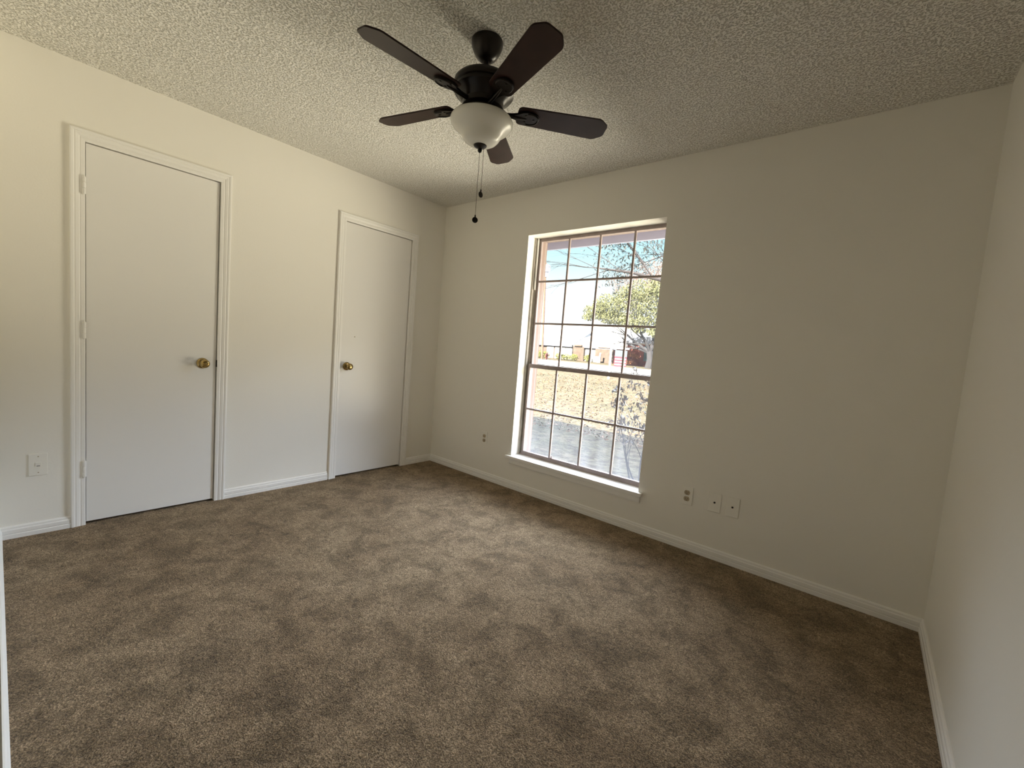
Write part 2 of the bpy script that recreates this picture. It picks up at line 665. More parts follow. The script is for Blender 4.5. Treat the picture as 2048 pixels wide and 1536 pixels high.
# ------------------------------------------------------------------ room
W, D, H = 3.574, 2.7603, 2.44
WL, WR, WT, WB = 1.0265, 2.148, 2.077, 0.262       # window opening
D1 = (-2.4453, -1.8384, 2.054)                      # wide door: hinge side, knob side, top
D2 = (-0.9918, -0.3661, 2.048)
HX, HY = 1.85, -3.55                                # entry recess behind the camera

f = MB()
f.box((-0.95, HY - 0.15, -0.30), (W + 0.14, 0.0, 0.0))
structure(f.build('floor', M['carpet']))

c = MB()
c.box((-0.95, HY - 0.15, H), (W + 0.14, 0.13, H + 0.12))
structure(c.build('ceiling', M['ceiling']))

w = MB()
wall_with_holes(w, 'x', -0.95, W + 0.14, -0.3, H, 0.0, 0.13, [(WL, WR, WB, WT)])
structure(w.build('wall_far', M['wall']))

w = MB()
wall_with_holes(w, 'y', -D, 0.0, 0.0, H, -0.115, 0.0,
                [(D1[0] - 0.004, D1[1] + 0.004, 0.0, D1[2] + 0.004), (D2[0] - 0.004, D2[1] + 0.004, 0.0, D2[2] + 0.004)])
structure(w.build('wall_left', M['wall']))

w = MB()
w.box((W, HY - 0.15, 0.0), (W + 0.14, 0.0, H))
structure(w.build('wall_right', M['wall']))

w = MB()
w.box((-0.95, -D - 0.12, 0.0), (HX, -D, H))
structure(w.build('wall_near', M['wall']))

w = MB()
w.box((HX - 0.12, HY, 0.0), (HX, -D - 0.12, H))
w.box((HX - 0.12, HY - 0.15, 0.0), (W, HY, H))
structure(w.build('wall_entry', M['wall']))

w = MB()                                            # closet behind the two doors
w.box((-0.95, -D, 0.0), (-0.85, 0.0, H))
w.box((-0.85, -1.46, 0.0), (-0.115, -1.36, H))
structure(w.build('wall_closet', M['wall']))

# baseboards: stepped profile, mitred into the corners
BASE = [(0.0, 0.0), (0.0135, 0.0), (0.0135, 0.021), (0.0105, 0.024), (0.0125, 0.028), (0.0125, 0.045), (0.009, 0.050), (0.0085, 0.058), (0.004, 0.064), (0.0, 0.064)]


def baseboard(name, p0, p1, normal, m0, m1):
    mb = MB()
    p0, p1, nn = Vector(p0), Vector(p1), Vector(normal)
    d = (p1 - p0).normalized()
    rows = []
    for p, s in ((p0, m0), (p1, m1)):
        rows.append([mb.bm.verts.new(p + d * (s * t) + nn * t + Vector((0, 0, z))) for t, z in BASE])
    for k in range(len(BASE) - 1):
        mb.bm.faces.new((rows[0][k], rows[0][k + 1], rows[1][k + 1], rows[1][k]))
    mb.bm.faces.new(rows[0])
    mb.bm.faces.new(rows[1][::-1])
    return structure(mb.build(name, M['trim']))


CAS = 0.0575
baseboard('baseboard_far', (0, 0, 0), (W, 0, 0), (0, -1, 0), 1, -1)
baseboard('baseboard_right', (W, 0, 0), (W, HY, 0), (-1, 0, 0), 1, -1)
baseboard('baseboard_near', (0, -D, 0), (HX, -D, 0), (0, 1, 0), 1, 0)
lefts = [(0.0, D2[1] + CAS, 1, 0), (D2[0] - CAS - 0.012, D1[1] + CAS, 0, 0), (D1[0] - CAS, -D, 0, -1)]
for k, (ya, yb, ma, mb_) in enumerate(lefts):
    baseboard('baseboard_left', (0, ya, 0), (0, yb, 0), (1, 0, 0), ma, mb_)

# ------------------------------------------------------------------ doors
CASING = [(0.0, 0.0), (0.0, 0.009), (0.004, 0.0105), (0.016, 0.0115), (0.020, 0.0100), (0.024, 0.0125), (0.036, 0.0150), (0.041, 0.0138), (0.045, 0.0165),
          (0.053, 0.0175), (0.0575, 0.0160), (0.0575, 0.0)]


def make_door(name, y0, y1, top, hinge_at, knob_y, hinge_z, knob_label):
    slab = MB().box((-0.040, y0 + 0.002, 0.014), (-0.004, y1 - 0.002, top - 0.002), bevel=0.0015)
    door = structure(slab.build(name, M['door']))
    cs = MB()
    s = 0.0015
    path = [((0, y0 - s, 0), (0, -1, 0)), ((0, y0 - s, top + s), (0, -1, 1)), ((0, y1 + s, top + s), (0, 1, 1)), ((0, y1 + s, 0), (0, 1, 0))]
    cs.sweep(CASING, path, (1, 0, 0))
    cs.build('casing', M['trim'], door)
    jb = MB()
    jb.box((-0.115, y0 - 0.004, 0.0), (-0.046, y0 + 0.010, top))
    jb.box((-0.115, y1 - 0.010, 0.0), (-0.046, y1 + 0.004, top))
    jb.box((-0.115, y0 + 0.010, top - 0.010), (-0.046, y1 - 0.010, top + 0.004))
    jb.build('door_stop', M['trim'], door)
    yh = y0 if hinge_at == 'low' else y1
    sg = -1 if hinge_at == 'low' else 1
    for hz in hinge_z:
        h = MB()
        yc = yh + sg * 0.0065
        for q in range(3):
            h.lathe([(0, -0.0145), (0.0062, -0.0145), (0.0074, -0.013), (0.0074, 0.013), (0.0062, 0.0145), (0, 0.0145)], centre=(0.0150, yc, hz + (q - 1) * 0.0295), n=14)
        h.lathe([(0, 0), (0.0045, 0), (0.0052, 0.003), (0.003, 0.007), (0, 0.008)], centre=(0.0150, yc, hz + 0.0435), n=12)
        h.lathe([(0, -0.006), (0.003, -0.005), (0.0045, 0), (0, 0)], centre=(0.0150, yc, hz - 0.0435), n=12)
        h.box((-0.003, yc - 0.0025, hz - 0.0435), (0.011, yc + 0.0025, hz + 0.0435))
        h.build('hinge', M['trim'], door, smooth=True)
    k = MB()
    k.lathe([(0, 0.0), (0.033, 0.0), (0.0335, 0.003), (0.031, 0.007), (0.024, 0.011), (0.015, 0.013), (0.0145, 0.014)], centre=(-0.004, knob_y, 0.915), axis='X', n=40)
    rose = k.build('knob_rose', M['brass'], door, smooth=True, angle=50)
    rose['label'] = knob_label
    k = MB()
    k.lathe([(0, 0.010), (0.0115, 0.010), (0.0105, 0.026), (0.012, 0.030), (0.0195, 0.035), (0.0255, 0.042), (0.0268, 0.050), (0.0255, 0.057), (0.021, 0.0625),
             (0.0155, 0.0645), (0.0135, 0.0630), (0.0125, 0.0615), (0.008, 0.0625), (0, 0.063)], centre=(-0.004, knob_y, 0.915), axis='X', n=40)
    kb = k.build('door_knob', M['brass'], door, smooth=True, angle=50)
    kb['label'] = knob_label
    st = MB()
    ys = y1 if hinge_at == 'low' else y0
    sg2 = 1 if hinge_at == 'low' else -1
    st.box((-0.030, min(ys, ys + sg2 * 0.003), 0.893), (0.0092, max(ys, ys + sg2 * 0.003), 0.937), bevel=0.0008)
    st.build('strike_plate', M['dark'], door)
    return door


make_door('door_1', *D1, 'low', -1.913, (1.833, 1.080, 0.320), 'aged brass door knob')
d2 = make_door('door_2', *D2, 'high', -0.932, (1.822, 1.079, 0.332), 'aged brass door knob')
ch = MB()
ch.lathe([(0, 0), (0.0035, 0.0002), (0.005, 0.0), (0, -0.001)], centre=(-0.0038, -0.873, 1.157), axis='X', n=10)
ch.build('paint_chip', M['receptacle'], d2)

# ------------------------------------------------------------------ window
win = structure(MB().box((WL - 0.0, 0.128, WB), (WL + 0.034, 0.158, WT)).box((WR - 0.034, 0.128, WB), (WR, 0.158, WT))
                .box((WL + 0.034, 0.128, WT - 0.020), (WR - 0.034, 0.158, WT)).box((WL + 0.034, 0.128, WB), (WR - 0.034, 0.158, WB + 0.030)).build('window_1', M['alu']))
xs_m = [1.335, 1.607, 1.880]


def sash(name, z0, z1, rows, y0, y1, rail_low, rail_top, stile=0.016):
    s = MB()
    xl, xr = WL + 0.026, WR - 0.026
    s.box((xl, y0, z0), (xl + stile, y1, z1), bevel=0.002)
    s.box((xr - stile, y0, z0), (xr, y1, z1), bevel=0.002)
    s.box((xl + stile, y0, z0), (xr - stile, y1, z0 + rail_low), bevel=0.002)
    s.box((xl + stile, y0, z1 - rail_top), (xr - stile, y1, z1), bevel=0.002)
    o = s.build(name, M['alu'], win)
    g = MB()
    for x in xs_m:
        g.box((x - 0.0075, y0 + 0.004, z0 + rail_low), (x + 0.0075, y1 - 0.004, z1 - rail_top), bevel=0.0015)
    for z in rows:
        g.box((xl + stile, y0 + 0.003, z - 0.0075), (xr - stile, y1 - 0.003, z + 0.0075), bevel=0.0015)
    g.build('muntin_grid', M['alu'], o)
    return o


up_s = sash('upper_sash', 1.016, 2.062, [1.387, 1.730], 0.126, 0.146, 0.030, 0.010)
lo_s = sash('lower_sash', 0.288, 1.050, [0.672], 0.104, 0.126, 0.022, 0.032)
MB().box((WL + 0.03, 0.134, 1.03), (WR - 0.03, 0.138, 2.06)).build('glass_pane', M['pane_up'], up_s)
gp = MB().box((WL + 0.03, 0.113, 0.295), (WR - 0.03, 0.117, 1.04)).build('glass_pane', M['pane_low'], lo_s)
gp['label'] = 'glass hazy with dust along the bottom'
la = MB()
la.box((1.358, 0.098, 0.308), (1.366, 0.108, 0.330), bevel=0.001)
la.box((1.352, 0.100, 0.306), (1.372, 0.106, 0.312), bevel=0.001)
la.build('sash_latch', M['alu'], lo_s)
for nx, side in ((WL, 1), (WR, -1)):
    tk = MB()
    x0, x1 = sorted((nx, nx + side * 0.010))
    tk.box((x0, 0.088, WB + 0.012), (x1, 0.128, WT), bevel=0.001)
    x0, x1 = sorted((nx, nx + side * 0.022))
    tk.box((x0, 0.118, WB + 0.012), (x1, 0.128, WT), bevel=0.001)
    tk.build('jamb_track', M['track'], win)
bal = MB().tube([(WL + 0.020, 0.108, 1.66), (WL + 0.020, 0.108, WT)], 0.007, n=12)
bl = bal.build('sash_balance', M['trim'], win, smooth=True)
bl['label'] = 'white sash balance tube'
tr = MB()
tr.box((WL - 0.0, 0.100, WB - 0.002), (WR, 0.160, WB + 0.026), bevel=0.002)
for yq in (0.1015, 0.113, 0.1245):
    tr.box((WL + 0.01, yq - 0.0015, WB + 0.026), (WR - 0.01, yq + 0.0015, WB + 0.032))
tr.build('bottom_track', M['alu'], win)
st = MB()
st.box((0.986, -0.034, 0.254), (2.182, -0.0002, 0.276), bevel=0.005, seg=3)
st.box((WL + 0.0005, -0.006, 0.256), (WR - 0.0005, 0.128, 0.276))
st.build('window_stool', M['trim'], win)
ap = MB()
prof = [(0, 0), (0, 0.013), (0.010, 0.015), (0.013, 0.0125), (0.040, 0.0125), (0.044, 0.010), (0.050, 0.009), (0.053, 0.0)]
for k, x in enumerate((1.020, 2.166)):
    pass
rows = [[ap.bm.verts.new((x, -t, 0.254 - s)) for s, t in prof] for x in (1.020, 2.166)]
for k in range(len(prof) - 1):
    ap.bm.faces.new((rows[0][k], rows[0][k + 1], rows[1][k + 1], rows[1][k]))
ap.bm.faces.new(rows[0])
ap.bm.faces.new(rows[1][::-1])
ap.build('window_apron', M['trim'], win)


# ------------------------------------------------------------------ outlets and plates
def wall_frame(kind, a, z):
    """transform whose local x runs along the wall, local y up, local z out of the wall"""
    if kind == 'far':
        return Matrix(((1, 0, 0, a), (0, 0, -1, 0.0), (0, 1, 0, z), (0, 0, 0, 1)))
    return Matrix(((0, 0, 1, 0.0), (1, 0, 0, a), (0, 1, 0, z), (0, 0, 0, 1)))


def plate(mb, w, h, mtx):
    mb.box((-w / 2, -h / 2, 0), (w / 2, h / 2, 0.0055), bevel=0.003, seg=3, mtx=mtx)


def make_outlet(x, z, label):
    t = wall_frame('far', 0, 0)
    e = empty('wall_outlet', (x, 0, z))
    tag(e, label, 'outlet')
    mb = MB()
    plate(mb, 0.070, 0.115, t)
    mb.lathe([(0, 0.0055), (0.003, 0.0058), (0.0032, 0.0050)], mtx=t, n=12)
    mb.build('cover_plate', M['plate'], e, smooth=True)
    for s in (1, -1):
        off = Matrix.Translation((0, s * 0.0195, 0))
        r = MB()
        pts = []
        for k in range(32):
            a = 2 * PI * k / 32
            pts.append((0.0172 * math.cos(a), max(-0.0142, min(0.0142, 0.0172 * math.sin(a)))))
        r.prism(pts, 0.003, 0.0070, mtx=t @ off, bevel=0.0006)
        rc = r.build('receptacle', M['receptacle'], e)
        sl = MB()
        sl.box((-0.0072, -0.003, 0.0060), (-0.0050, 0.0058, 0.0074), mtx=t @ off)
        sl.box((0.0050, -0.002, 0.0060), (0.0072, 0.0050, 0.0074), mtx=t @ off)
        sl.lathe([(0, 0.0074), (0.0026, 0.0074), (0.0026, 0.0060)], mtx=t @ off @ Matrix.Translation((0, -0.0085, 0)), n=12)
        sl.build('slots', M['dark'], rc)
    return e


make_outlet(0.712, 0.361, 'almond duplex outlet between the narrow door corner and the window')
make_outlet(2.463, 0.340, 'almond duplex outlet right of the window, beside the two cable plates')


def make_cable_plate(x, z, label):
    t = wall_frame('far', 0, 0)
    e = empty('cable_plate', (x, 0, z))
    tag(e, label, 'wall plate', 'cable plates right of the window')
    mb = MB()
    plate(mb, 0.070, 0.115, t)
    for s in (1, -1):
        mb.lathe([(0, 0.0055), (0.0028, 0.0058), (0.003, 0.0050)], mtx=t @ Matrix.Translation((0, s * 0.030, 0)), n=12)
    mb.build('cover_plate', M['plate'], e, smooth=True)
    h = MB()
    h.lathe([(0, 0.0058), (0.0058, 0.0058), (0.0062, 0.0050)], mtx=t, n=20)
    h.lathe([(0, 0.0066), (0.0034, 0.0066), (0.0034, 0.0056)], mtx=t @ Matrix.Translation((0.002, 0.0025, 0)), n=12)
    h.build('cable_hole', M['dark'], e)
    return e


make_cable_plate(2.625, 0.343, 'cable plate with dark center hole, next to the outlet')
make_cable_plate(2.724, 0.343, 'cable plate with dark center hole, farthest from the window')

t = wall_frame('left', 0, 0)
e = empty('phone_plate', (0, -2.622, 0.370))
tag(e, 'almond wall plate with small raised jack beside the wide door', 'wall plate')
mb = MB()
plate(mb, 0.068, 0.115, t)
mb.build('cover_plate', M['plate'], e, smooth=True)
mb = MB()
mb.box((-0.011, -0.010, 0.004), (0.011, 0.012, 0.0075), bevel=0.001, mtx=t)
jk = mb.build('jack', M['plate'], e)
MB().box((-0.006, -0.0085, 0.0066), (0.006, -0.0055, 0.0079), mtx=t).build('jack_opening', M['dark'], jk)
for s in (1, -1):
    MB().lathe([(0, 0.0064), (0.0026, 0.0062), (0.003, 0.0050)], mtx=t @ Matrix.Translation((0, s * 0.042, 0)), n=12).build('screw', M['receptacle'], e)

# ------------------------------------------------------------------ ceiling fan
FX, FY = 1.868, -1.417
fan = empty('ceiling_fan', (FX, FY, H))
tag(fan, 'dark bronze ceiling fan with five blades and a frosted glass bowl light', 'ceiling fan')


def zz(prof):
    return [(r, z - H) for r, z in prof]


mb = MB()
mb.lathe(zz([(0, 2.4400), (0.063, 2.4400), (0.066, 2.436), (0.066, 2.425), (0.063, 2.412), (0.055, 2.392), (0.042, 2.372), (0.030, 2.362), (0.022, 2.358), (0, 2.358)]), n=48)
mb.build('canopy', M['fan'], fan, smooth=True)
mb = MB()
mb.lathe(zz([(0, 2.368), (0.0125, 2.368), (0.0125, 2.300), (0.021, 2.297), (0.023, 2.284), (0, 2.284)]), n=24)
mb.build('downrod', M['fan'], fan, smooth=True)
mb = MB()
mb.lathe(zz([(0, 2.292), (0.040, 2.290), (0.092, 2.284), (0.117, 2.276), (0.1265, 2.266), (0.129, 2.255), (0.127, 2.246), (0.121, 2.242), (0.121, 2.237), (0.126, 2.234), (0.1265, 2.226),
             (0.121, 2.219), (0.112, 2.215), (0.107, 2.206), (0.096, 2.196), (0.092, 2.190), (0.088, 2.186), (0.088, 2.166), (0.078, 2.161), (0, 2.161)]), n=64)
mb.build('motor_housing', M['fan'], fan, smooth=True, angle=40)
mb = MB()
mb.lathe(zz([(0, 2.164), (0.056, 2.164), (0.060, 2.158), (0.062, 2.140), (0.090, 2.134), (0.118, 2.133), (0.119, 2.127), (0, 2.127)]), n=48)
mb.build('light_fitter', M['fan'], fan, smooth=True, angle=40)
mb = MB()
bowl = zz([(0.108, 2.1275), (0.120, 2.1270), (0.128, 2.1235), (0.1330, 2.115), (0.1325, 2.104), (0.124, 2.091), (0.109, 2.079), (0.095, 2.068), (0.0855, 2.056), (0.079, 2.044),
           (0.069, 2.033), (0.054, 2.024), (0.036, 2.018), (0.015, 2.015), (0, 2.015)])
mb.lathe(bowl, n=64)
bw = mb.build('light_bowl', M['glass_bowl'], fan, smooth=True, angle=60)
bw['label'] = 'bell shaped frosted white glass bowl'
mb = MB()
mb.lathe(zz([(0, 2.022), (0.026, 2.022), (0.029, 2.019), (0.027, 2.013), (0.019, 2.008), (0.010, 2.005), (0.0085, 2.001), (0.0095, 1.997), (0.0075, 1.991), (0.003, 1.987), (0, 1.987)]), n=32)
mb.build('finial', M['fan'], fan, smooth=True)


def chain(dx, dy, z_top, z_end, parent):
    mb = MB()
    mb.tube([(dx, dy, z_top - H), (dx, dy, z_end + 0.012 - H)], 0.0009, n=6)
    n = int((z_top - z_end) / 0.006)
    for k in range(n):
        mb.lathe([(0, -0.0013), (0.0013, 0), (0, 0.0013)], centre=(dx, dy, z_top - 0.004 - k * 0.006 - H), n=6)
    return mb.build('pull_chain', M['chain'], parent)


def pendant(dx, dy, z, ang, parent):
    mb = MB()
    mt = Matrix.Translation((dx, dy, z - H)) @ Matrix.Rotation(ang, 4, 'Z') @ Matrix.Rotation(PI / 2, 4, 'X')
    mb.lathe([(0, -0.0022), (0.0095, -0.0022), (0.0125, -0.001), (0.0125, 0.001), (0.0095, 0.0022), (0, 0.0022)], n=28, mtx=mt)
    mb.lathe([(0, 0.0125), (0.003, 0.0125), (0.0035, 0.016), (0.002, 0.022), (0, 0.022)], centre=(dx, dy, z - H), n=12)
    return mb.build('pull_pendant', M['fan'], parent, smooth=True)


cam_ang = math.atan2(-2.7607 - FY, 3.2638 - FX) + PI / 2
c1 = chain(0.0, 0.0, 1.988, 1.708, fan)
pendant(0.0, 0.0, 1.706, cam_ang + 0.15, c1)
c2 = chain(0.0135, 0.0100, 2.016, 1.822, fan)
pendant(0.0135, 0.0100, 1.814, cam_ang + 0.8, c2)

BR = 0.552


def blade_outline():
    x0, x1 = 0.150, BR
    w0, w1 = 0.050, 0.0635
    pts = []

    def fillet(p, q, s, rad, n=5):
        p, q, s = Vector(p), Vector(q), Vector(s)
        a = (p - q).normalized()
        b = (s - q).normalized()
        A, B = q + a * rad, q + b * rad
        for k in range(n + 1):
            u = k / n
            pts.append(tuple(A * (1 - u) ** 2 + q * 2 * u * (1 - u) + B * u ** 2))
    corners = [(x0, -w0), (x1 - 0.040, -w1), (x1, -w1 + 0.032), (x1, w1 - 0.032), (x1 - 0.040, w1), (x0, w0)]
    rads = [0.022, 0.014, 0.012, 0.012, 0.014, 0.022]
    k = len(corners)
    for i in range(k):
        fillet(corners[i - 1], corners[i], corners[(i + 1) % k], rads[i])
    return pts


BZ = 2.178 - H
PITCH = R(12)
TILT_A, TILT_K = 0.6588, 0.0116
blade0 = None
arm0 = None
M['blade'] = mat('dark walnut blade', (0.030, 0.013, 0.010), 0.38, spec=0.30, noise=0.25, nscale=14, detail=5)
mb = MB()
mb.prism(blade_outline(), -0.003, 0.003, bevel=0.0012)
blade0 = mb.build('blade', M['blade'], fan)
mb = MB()
# cast arm: neck bolted to the flywheel, then a broad leaf shaped foot under the blade root
neck = []
for k in range(9):
    u = k / 8
    neck.append((0.070 + 0.085 * u, 0.011 + 0.006 * math.sin(u * PI) * -1 + 0.012 * u))
outl = [(x, w_) for x, w_ in neck] + [(0.168, 0.034), (0.190, 0.040), (0.215, 0.037), (0.236, 0.026), (0.246, 0.012), (0.249, 0.0)]
outl = outl + [(x, -w_) for x, w_ in outl[::-1][1:]]
mb.prism(outl, -0.0115, -0.0035, bevel=0.0025)
rib = []
for k in range(13):
    a = -PI * 0.62 + PI * 1.24 * k / 12
    rib.append((0.205 + 0.036 * math.cos(a), 0.032 * math.sin(a), -0.0115))
mb.tube(rib, 0.0035, n=8)
mb.tube([(0.072, 0, -0.012), (0.110, 0, -0.014), (0.150, 0, -0.013), (0.190, 0, -0.0115)], [0.008, 0.0065, 0.006, 0.003], n=10)
for (sx, sy) in ((0.185, 0.018), (0.185, -0.018), (0.222, 0.0)):
    mb.lathe([(0.0055, -0.0110), (0.0050, -0.0135), (0, -0.0145)], centre=(sx, sy, 0), n=12)
arm0 = mb.build('blade_arm', M['fan'], fan, smooth=True, angle=40)
for k in range(5):
    a = 0.8760 + k * 2 * PI / 5
    b = blade0 if k == 0 else blade0.copy()
    r = arm0 if k == 0 else arm0.copy()
    if k:
        C.objects.link(b)
        C.objects.link(r)
    rot = Matrix.Rotation(a, 4, 'Z') @ Matrix.Rotation(-PITCH, 4, 'X')
    dz = -TILT_K * math.cos(a - TILT_A)
    for o in (b, r):
        o.parent = fan
        o.matrix_local = Matrix.Translation((0, 0, BZ + dz)) @ rot

# ------------------------------------------------------------------ own house outside: brick, eave, roof
w = MB()
wall_with_holes(w, 'x', -6.0, 9.0, -0.40, 2.42, 0.16, 0.27, [(WL - 0.004, WR + 0.004, WB - 0.03, WT + 0.004)])
structure(w.build('wall_exterior', M['brick']))
w = MB().box((WL - 0.004, 0.158, WB - 0.04), (WR + 0.004, 0.30, WB - 0.008))
structure(w.build('trim_1', M['brick']))
w = MB().box((-6.0, 0.27, 2.375), (9.0, 1.20, 2.42)).box((-6.0, 0.27, 2.345), (9.0, 0.31, 2.375))
structure(w.build('trim_2', M['soffit']))
w = MB().box((-6.0, 1.20, 2.285), (9.0, 1.235, 2.50))
structure(w.build('trim_3', M['fascia']))
w = MB()
for (ya, za, yb, zb) in ((1.30, 2.46, -4.6, 4.35), (-4.6, 4.35, -10.5, 2.46)):
    v = [(-6.2, ya, za), (9.2, ya, za), (9.2, yb, zb), (-6.2, yb, zb)]
    lo = [w.bm.verts.new(p) for p in v]
    hi = [w.bm.verts.new((p[0], p[1], p[2] + 0.12)) for p in v]
    w.bm.faces.new(lo)
    w.bm.faces.new(hi[::-1])
    for i in range(4):
        w.bm.faces.new((lo[i], lo[(i + 1) % 4], hi[(i + 1) % 4], hi[i]))
structure(w.build('roof', M['roof_dark']))
w = MB().box((-6.0, -10.2, -0.40), (9.0, -10.0, 2.5)).box((-6.0, -10.0, -0.40), (-5.9, 0.16, 3.4)).box((8.9, -10.0, -0.40), (9.0, 0.16, 3.4))
structure(w.build('wall_exterior_back', M['brick']))


# ------------------------------------------------------------------ ground and street
def gz(y):
    return -0.35 + max(0.0, y - 6.0) * 0.0215


def ground_strip(name, x0, x1, ys, dz, material, jitter=0.0):
    mb = MB()
    rnd = random.Random(3)
    nx = 60
    rows = []
    for y in ys:
        xe = x1 - 0.12 * min(y - 0.8, 30.0)
        rows.append([mb.bm.verts.new((x0 + (xe - x0) * k / nx, y, gz(y) + dz + rnd.uniform(-jitter, jitter))) for k in range(nx + 1)])
    for a, b in zip(rows[:-1], rows[1:]):
        for k in range(nx):
            mb.bm.faces.new((a[k], a[k + 1], b[k + 1], b[k]))
    return structure(mb.build(name, material, smooth=True))


ground_strip('ground', -75.0, 2.2, [0.8 + 0.6 * k for k in range(26)] + [16 + 4 * k for k in range(21)], 0.0, M['lawn'], 0.012)  # stops short at wall and right so the added glow below reaches the window
ground_strip('street', -75.0, 2.2, [25.2, 28.0, 30.5, 33.5], 0.04, M['asphalt'])


# ------------------------------------------------------------------ plants
def leaf_cloud(name, material, parent, blobs, count, size, seed, aspect=0.6):
    """many small folded leaves spread through ellipsoids (cx, cy, cz, rx, ry, rz, weight)"""
    rnd = random.Random(seed)
    verts, faces = [], []
    tot = sum(b[6] for b in blobs)
    for (cx, cy, cz, rx, ry, rz, wt) in blobs:
        for _ in range(int(count * wt / tot)):
            while True:
                p = Vector((rnd.uniform(-1, 1), rnd.uniform(-1, 1), rnd.uniform(-1, 1)))
                if p.length <= 1:
                    break
            p = p * (0.55 + 0.45 * rnd.random()) if p.length < 0.5 else p
            pos = Vector((cx + p.x * rx, cy + p.y * ry, cz + p.z * rz))
            s = size * rnd.uniform(0.6, 1.4)
            q = Euler((rnd.uniform(0, 2 * PI), rnd.uniform(0, 2 * PI), rnd.uniform(0, 2 * PI))).to_matrix()
            base = len(verts)
            for (a, b, c_) in ((-1, 0, 0), (0, -aspect * 0.5, 0.12), (1, 0, 0), (0, aspect * 0.5, 0.12)):
                verts.append(tuple(pos + q @ Vector((a * s, b * s, c_ * s))))
            faces.append((base, base + 1, base + 2))
            faces.append((base, base + 2, base + 3))
    me = bpy.data.meshes.new(name)
    me.from_pydata(verts, [], faces)
    me.materials.append(material)
    o = bpy.data.objects.new(name, me)
    C.objects.link(o)
    if parent is not None:
        o.parent = parent
    return o


def limbs(mb, base, direction, length, radius, depth, rnd, droop=0.0, tips=None, spread=0.7):
    pts = [Vector(base)]
    rads = [radius]
    d = Vector(direction).normalized()
    n = 5
    for k in range(n):
        d = (d + Vector((rnd.uniform(-1, 1), rnd.uniform(-1, 1), rnd.uniform(-0.6, 0.6) - droop)) * 0.16).normalized()
        pts.append(pts[-1] + d * length / n)
        rads.append(radius * (1 - 0.62 * (k + 1) / n))
    mb.tube(pts, rads, n=6 if depth > 1 else 4)
    if tips is not None and depth <= 1:
        tips.append(pts[-1])
        tips.append(pts[3])
    if depth > 0:
        for k in range(2, n + 1):
            for _ in range(1 if k < n else 2):
                dd = (d + Vector((rnd.uniform(-1, 1), rnd.uniform(-1, 1), rnd.uniform(-0.7, 0.8))) * spread).normalized()
                limbs(mb, pts[k], dd, length * rnd.uniform(0.5, 0.7), rads[k] * 0.65, depth - 1, rnd, droop, tips, spread)


# live oak across the street
oak = empty('oak_tree', (-12.9, 36.6, gz(36.6)))
tag(oak, 'large green oak with a broad crown standing before the house opposite', 'tree')
mb = MB()
mb.tube([(0, 0, -0.2), (0.1, 0, 0.8), (-0.05, 0, 1.6)], [0.42, 0.33, 0.30], n=10)
tk = mb.build('trunk', M['bark'], oak, smooth=True)
mb = MB()
rnd = random.Random(8)
for d in ((-1, -0.2, 0.75), (-0.35, -0.4, 1.1), (0.6, 0, 1.0), (-1.2, 0.1, 0.35), (0.2, 0.3, 1)):
    limbs(mb, (-0.03, 0, 1.5), d, 3.2, 0.17, 2, rnd)
mb.build('branches', M['bark'], oak, smooth=True)
blobs = [(-5.2, -1.6, 5.1, 1.3, 1.3, 0.8, 3.0), (-3.9, -1.8, 5.6, 1.5, 1.5, 1.2, 5), (-2.0, -1.0, 5.7, 1.9, 1.7, 1.5, 6), (0.4, -0.5, 5.6, 2.2, 1.8, 1.7, 7), (-3.4, -1.6, 4.5, 1.6, 1.4, 0.6, 3.4),
         (-1.4, -1.2, 4.2, 1.7, 1.4, 0.7, 4), (-1.0, -0.8, 7.2, 1.9, 1.7, 1.0, 3.5), (1.2, -0.6, 7.4, 1.7, 1.7, 1.1, 4), (-2.6, -1.0, 6.8, 1.2, 1.2, 0.7, 1.6), (-6.1, -1.4, 4.55, 0.7, 0.8, 0.35, 0.8),
         (2.2, -0.5, 4.8, 1.6, 1.4, 1.4, 3.5), (1.0, -1.0, 3.4, 1.2, 1.1, 0.6, 1.8), (-0.8, -1.2, 3.5, 0.7, 0.8, 0.35, 0.6)]
leaf_cloud('foliage', M['leaf_oak'], oak, blobs, 13000, 0.13, 4)

# tree with thin russet crown behind the oak
rt = empty('russet_tree', (-20.0, 58.0, gz(58)))
tag(rt, 'thin russet leaved tree rising above and behind the green oak', 'tree')
mb = MB()
mb.tube([(0, 0, -0.2), (0.1, 0, 2.5), (0.2, 0, 5.5)], [0.4, 0.3, 0.24], n=8)
mb.build('trunk', M['bark'], rt, smooth=True)
mb = MB()
tips = []
for d in ((-1, -0.3, 1.0), (-0.3, -0.3, 1.3), (0.5, -0.2, 1.2), (-0.8, 0.2, 0.7), (1, 0, 0.8)):
    limbs(mb, (0.2, 0, 5.3), d, 5.2, 0.17, 2, rnd, tips=tips)
mb.build('branches', M['twig'], rt)
leaf_cloud('foliage', M['leaf_red'], rt, [(tp.x, tp.y, tp.z, 1.0, 1.0, 0.8, 1) for tp in tips[::2]], 9000, 0.15, 5)

